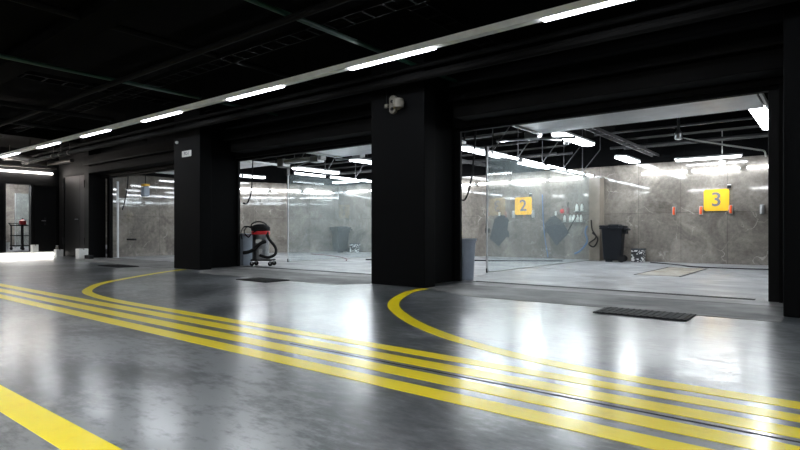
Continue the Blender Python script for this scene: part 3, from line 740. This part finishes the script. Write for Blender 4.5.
MB().tube([(-.22, -.05, 1.05), (-.45, -.02, 1.06), (-.55, 0, .9), (-.52, 0, .72)], .014, 8).build('power_cord', 'rubber', t, smooth=True)
MB().box(.02, -.245, .3, .12, -.225, .45).build('drain_valve', 'alu', t, bevel=.008)
MB().box(-.06, -.24, .62, .1, -.222, .72).build('label_plate', 'white', t)

# hanging hoses at the jambs
def hose(pts, r, mat, label, name='hanging_hose'):
    return tag(MB().tube(pts, r, 8).build(name, mat, smooth=True), label, 'hose')
hose([(-5.42, 9.3, 3.9), (-5.50, 9.3, 2.9), (-5.55, 9.3, 2.3), (-5.60, 9.3, 1.95), (-5.72, 9.32, 1.62), (-5.86, 9.35, 1.58), (-5.9, 9.35, 1.8)], .018, 'rubber', 'black hose hanging inside the left jamb of the right bay')
hose([(-12.40, 9.2, 3.9), (-12.44, 9.2, 2.6), (-12.46, 9.2, 2.3), (-12.52, 9.2, 1.95), (-12.68, 9.2, 1.72), (-12.85, 9.2, 1.72)], .018, 'rubber', 'black hose hanging inside the left jamb of the middle bay')
hose([(-19.55, 9.2, 3.9), (-19.6, 9.2, 2.8), (-19.72, 9.2, 2.3), (-19.9, 9.2, 1.9), (-20.02, 9.2, 1.72)], .02, 'rubber', 'black hose hanging inside the left jamb of the far left bay')
t = thing('hose_reel', 'blue and yellow hose reel box at the top left of the far left bay', 'hose reel', (-19.45, 9.75, 2.2))
MB().box(-.12, -.1, 0, .12, .1, .35).build('case', 'bluebin', t, bevel=.02)
MB().box(-.13, -.105, .36, .13, .1, .44).build('yellow_cap', 'amber', t, bevel=.01)
MB().tube([(0, 0, .4), (0, 0, 1.79)], .015, 8).build('hanger', 'rubber', t)
tag(MB().tube([(0, 0, 0), (0, 0, 2.7)], .035, 10).build('downpipe', 'panel', loc=(-19.93, 9.0, .004)), 'slim pale vertical pipe at the left jamb of the far left bay', 'pipe')
tag(MB().box(-.28, -.04, 0, .28, .04, .06).build('wall_bar', 'rubber', loc=(-19.55, 9.3, .62)), 'short black bar low at the left jamb of the far left bay', 'bar')
hose([(-7.95, 17.97, 2.15), (-7.93, 17.9, 2.2), (-7.90, 17.85, 2.0), (-7.85, 17.85, 1.0), (-7.7, 17.85, .05)], .014, 'blue', 'thin blue hose hanging down behind the right glass partition')
hose([(-6.32, 17.75, 1.12), (-6.38, 17.75, .9), (-6.32, 17.75, .6), (-6.55, 17.75, .3), (-6.75, 17.8, .2)], .03, 'blue', 'bright blue hose end hanging on the wall behind the right glass partition')
hose([(-6.1, 17.5, 1.3), (-6.05, 17.45, 1.0), (-5.95, 17.5, .75), (-6.15, 17.45, .55), (-6.0, 17.45, .45), (-5.88, 17.47, .7), (-6.05, 17.45, .9)], .022, 'rubber', 'black coiled hose hung on the beige pilaster by the dark bin')
hose([(-7.0, 17.85, .95), (-6.85, 17.85, 1.2), (-6.7, 17.85, 1.45)], .018, 'rubber', 'short dark wash lance on the wall below the spray bottles')
hose([(-11.9, 13.2, .025), (-10.5, 14.0, .025), (-8.5, 15.2, .025), (-6.6, 16.4, .025)], .018, 'rubber', 'dark hose lying across the middle bay floor')
hose([(-12.0, 12.4, .025), (-12.9, 13.3, .025), (-14.6, 14.4, .025), (-16.6, 15.1, .025)], .016, 'darkred', 'dark red hose lying on the far left bay floor')
t = thing('rubber_hook', 'small black hook block at the edge of the right glass partition', 'hook', (-6.26, 11.15, .9))
hose([(-8.0, 17.93, 0), (-8.0, 17.93, 0.01)], .001, 'rubber', 'x').name = 'tmp'
bpy.data.objects.remove(bpy.data.objects['tmp'])
MB().box(-.06, -.05, 0, .03, .03, .12).build('block', 'rubber', t, bevel=.01)
# coiled puddle line in right bay floor
hose([(-4.3, 17.4, .02), (-3.4, 16.6, .02), (-2.8, 15.9, .02), (-1.4, 15.9, .02), (-.4, 16.4, .02)], .014, 'rubber', 'thin dark hose lying along the rear of the right bay floor')

# hanging mats on the middle bay wall
def hung_mat(x, z, rot, label, pts):
    t = thing('hanging_mat', label, 'mat', (x, 18.0, z))
    MB().prism(pts, 0, .02, Matrix.Rotation(rot, 4, 'Y') @ RX).build('sheet', 'matgrey', t, bevel=.004)
    MB().box(-.03, -.05, .48, .03, 0, .62).build('clip', 'white', t, bevel=.006)
hung_mat(-9.62, 1.02, math.radians(15), 'dark car mat hung on the middle bay wall left of the 2 sign', [(-.3, -.45), (.12, -.62), (.34, -.2), (.44, -.2), (.4, -.02), (.3, .05), (.26, .42), (.1, .52), (-.14, .5), (-.3, .3)])
hung_mat(-7.47, 1.0, math.radians(-12), 'dark car mat hung tilted on the middle bay wall right of the 2 sign', [(-.1, -.55), (.42, -.2), (.28, .2), (.05, .48), (-.08, .46), (-.38, .28), (-.36, .12), (-.5, -.06), (-.34, -.02)])
# spray bottles on a wall rack
t = thing('bottle_rack', 'steel wall rack holding white spray bottles in the middle bay', 'rack', (-6.8, 17.99, 1.24))
MB().box(-.42, -.13, 0, .38, 0, .012).build('lower_shelf', 'steel', t)
MB().box(-.02, -.13, .36, .38, 0, .372).build('upper_shelf', 'steel', t)
MB().box(-.42, -.13, .05, .38, -.12, .06).build('guard_rail', 'steel', t)
def bottle(x, z, label, grp):
    t = thing('spray_bottle', label, 'bottle', (x, 17.92, z), 0, grp)
    MB().lathe([(.042, 0), (.047, .01), (.047, .15), (.03, .2), (.016, .22), (.016, .245)], 14).build('bottle_body', 'bottle', t, smooth=True)
    MB().box(-.018, -.05, .24, .018, .02, .275).build('spray_head', 'darkred', t)
    return t
b0 = bottle(-7.14, 1.2535, 'white spray bottle on the lower shelf of the wall rack, alone at the far left', 'spray bottles on the wall rack')
for i, (x, d) in enumerate(((-6.94, 'second from the left'), (-6.82, 'third from the left'), (-6.70, 'fourth from the left'), (-6.58, 'rightmost'))):
    dup(b0, (x, 17.92, 1.2535), 'white spray bottle on the lower shelf of the wall rack, ' + d)
dup(b0, (-6.72, 17.92, 1.6135), 'white spray bottle on the upper shelf of the wall rack, left one')
dup(b0, (-6.55, 17.92, 1.6135), 'white spray bottle on the upper shelf of the wall rack, right one')
t = thing('red_sponge_mitt', 'round red mitt hanging at the left end of the bottle rack', 'mitt', (-7.22, 17.93, 1.62))
MB().lathe([(.02, 0), (.07, .01), (.08, .03), (.05, .05)], 16, mtx=RX).build('pad', 'red', t, smooth=True)
MB().tube([(0, -.02, .05), (0, -.02, .14), (0, .05, .16)], .006, 6).build('loop', 'rubber', t)
t = thing('wash_brush', 'dark maroon brush hanging beside the red mitt', 'brush', (-7.03, 17.93, 1.52))
MB().box(-.04, -.04, 0, .04, .04, .22).build('bristles', 'darkred', t, bevel=.02)
MB().tube([(0, 0, .2), (0, 0, .36), (0, .05, .38)], .014, 8).build('handle', 'rubber', t)

# ------------------------------------------------------------------ doors at the far left
t = thing('double_door', 'dark grey double metal door in the facade, narrow right leaf', 'door', (-21.9, 8.41, 0))
MB().box(-.93, -.06, .02, .42, 0, 2.98).build('wide_leaf', 'doorblack', t, bevel=.006)
MB().box(.43, -.06, .02, .93, 0, 2.98).build('narrow_leaf', 'doorblack', t, bevel=.006)
MB().box(-1.0, -.09, 0, -.93, 0, 3.05).box(.93, -.09, 0, 1.0, 0, 3.05).box(-.93, -.09, 2.98, .93, 0, 3.05).build('frame', 'duct', t, bevel=.006)
h = MB().box(.27, -.075, 1.2, .35, -.06, 1.52).build('lock_plate', 'rubber', t)
MB().tube([(.31, -.075, 1.38), (.31, -.12, 1.38), (.16, -.12, 1.38)], .014, 8, False).build('handle', 'steel', h)
for x in (-.93, .93):
    for z in (.45, 2.5): MB().box(x - .03, -.13, z, x + .03, -.06, z + .26).build('hinge', 'rubber', t)
t = thing('end_wall_door', 'black metal door in the end wall right of the lit doorway', 'door', (-23.6, 8.0, .17))
MB().box(0, -.42, 0.01, .05, .3, 2.45).build('leaf', 'doorblack', t, bevel=.006)
MB().box(0, -.47, 0, .07, -.42, 2.5).box(0, .3, 0, .07, .35, 2.5).box(0, -.42, 2.45, .07, .3, 2.5).build('frame', 'duct', t)
h = MB().box(.05, -.1, 1.0, .06, -.03, 1.3).build('lock_plate', 'rubber', t)
MB().tube([(.06, -.06, 1.17), (.1, -.06, 1.17), (.1, -.2, 1.17)], .013, 8, False).build('handle', 'steel', h)
def white_box(loc, w, h, label, extra=False):
    t = thing('white_carton', label, 'box', loc)
    MB().box(-w / 2, -w / 2, 0, w / 2, w / 2, h).build('box_body', 'white', t, bevel=.01)
    MB().box(-w / 2 - .004, -.02, h - .03, w / 2 + .004, .02, h + .004).build('tape_strip', 'cream', t)
    return t
white_box((-20.35, 7.98, 0), .30, .34, 'white carton on the floor at the right of the double door')
white_box((-22.72, 8.1, 0), .24, .26, 'white carton on the floor at the left of the double door with bottles on it')
white_box((-23.3, 7.5, .17), .2, .27, 'white carton on the kerb beside the lit doorway')
tag(MB().box(-.2, -.07, 0, .2, .07, .12).build('floor_block', 'rubber', loc=(-19.95, 8.05, 0.005), bevel=.01), 'low black block beside the white carton right of the double door', 'block')
for i, x in enumerate((-22.80, -22.72, -22.65)):
    t = thing('small_bottle', 'small pale bottle on the white carton left of the double door, %s one' % ('left', 'middle', 'right')[i], 'bottle', (x, 8.05, .265), 0, 'small bottles on the white carton')
    MB().lathe([(.025, 0), (.027, .01), (.027, .08), (.012, .1), (.012, .12)], 12).build('bottle_body', 'cream', t, smooth=True)
    MB().lathe([(.014, .12), (.014, .14)], 10).build('cap', 'white', t)
t = thing('floor_light_bar', 'glowing white light bar along the kerb under the end wall', 'light', (-23.11, 5.0, .02))
MB().box(-.035, -5, 0, -.02, 3.25, .12).build('backing', 'alu', t)
MB().box(-.02, -4.98, .01, .02, 3.23, .11).build('diffuser', emit('floor_bar_glow', (1, .95, .88), 2.2), t, bevel=.008)
# cart in the far room
t = thing('tool_cart', 'black service cart with a red item on top inside the lit doorway', 'cart', (-25.3, 7.72, .2), .4)
for x in (-.3, .3):
    for y in (-.22, .22): MB().tube([(x, y, .08), (x, y, 1.0)], .025, 8).build('leg', 'rubber', t)
for z in (.15, .55, .95): MB().box(-.33, -.25, z, .33, .25, z + .04).build('shelf', 'rubber', t)
for x in (-.3, .3):
    for y in (-.22, .22): MB().lathe([(.01, -.02), (.06, -.02), (.06, .02), (.01, .02)], 12, mtx=Matrix.Translation((x, y, .06)) @ Matrix.Rotation(PI / 2, 4, 'X')).build('caster', 'rubber', t)
MB().tube([(-.33, -.2, .95), (-.45, -.2, 1.05), (-.45, .2, 1.05), (-.33, .2, .95)], .018, 8, False).build('push_handle', 'rubber', t)
t = thing('red_canister', 'red canister lying on top of the black service cart', 'canister', (-25.25, 7.72, 1.195))
MB().lathe([(.09, 0), (.12, .03), (.12, .16), (.05, .2), (.03, .23)], 16).build('can', 'red', t, smooth=True)
MB().lathe([(.03, .23), (.03, .26)], 10).build('cap', 'rubber', t)
hose([(-26.5, 7.0, 2.4), (-26.5, 7.05, 1.8), (-26.5, 7.3, 1.4), (-26.5, 7.42, 1.7), (-26.5, 7.2, 2.0)], .03, 'rubber', 'black looped hose hanging inside the lit doorway')
t = thing('glass_partition', 'glass panel inside the room behind the lit doorway', 'glass partition', (-28.2, 8.35, .2))
MB().box(-.006, 0, .03, .006, 3.2, 2.4).build('glass_pane', 'glass', t)
MB().box(-.02, -.03, 0, .02, 0, 2.4).build('edge_profile', 'alu', t)
t = thing('white_bucket', 'white bucket on the floor inside the lit doorway', 'bucket', (-26.0, 7.35, .2))
MB().lathe([(.12, 0), (.15, .3), (.14, .3), (.11, .02)], 20).build('pail', 'white', t, smooth=True)
MB().tube([(-.15, 0, .28), (0, 0, .42), (.15, 0, .28)], .006, 6).build('bail_handle', 'steel', t)

# ------------------------------------------------------------------ camera, world, view
f = 547.86; phi = math.radians(38.45)
cam = bpy.data.cameras.new('camera'); co = bpy.data.objects.new('camera', cam); COL.objects.link(co)
co.location = (0, 0, .95); co.rotation_euler = (PI / 2, 0, phi)
cam.sensor_width = 36; cam.lens = f / 800 * 36; cam.shift_y = 6 / 800; cam.clip_end = 100; cam.clip_start = .02
SC.camera = co
w = bpy.data.worlds.new('world'); SC.world = w; w.use_nodes = True
w.node_tree.nodes['Background'].inputs[0].default_value = (.02, .02, .022, 1)
vs = SC.view_settings; vs.view_transform = 'Standard'; vs.look = 'None'; vs.gamma = 1; vs.exposure = 1.9; vs.use_curve_mapping = False
SC.cycles.max_bounces = 10; SC.cycles.transparent_max_bounces = 24; SC.cycles.glossy_bounces = 5
SC.cycles.sample_clamp_indirect = 3; SC.cycles.sample_clamp_direct = 5; SC.cycles.use_denoising = True; SC.cycles.denoising_prefilter = 'ACCURATE'
SC.cycles.caustics_reflective = False; SC.cycles.caustics_refractive = False
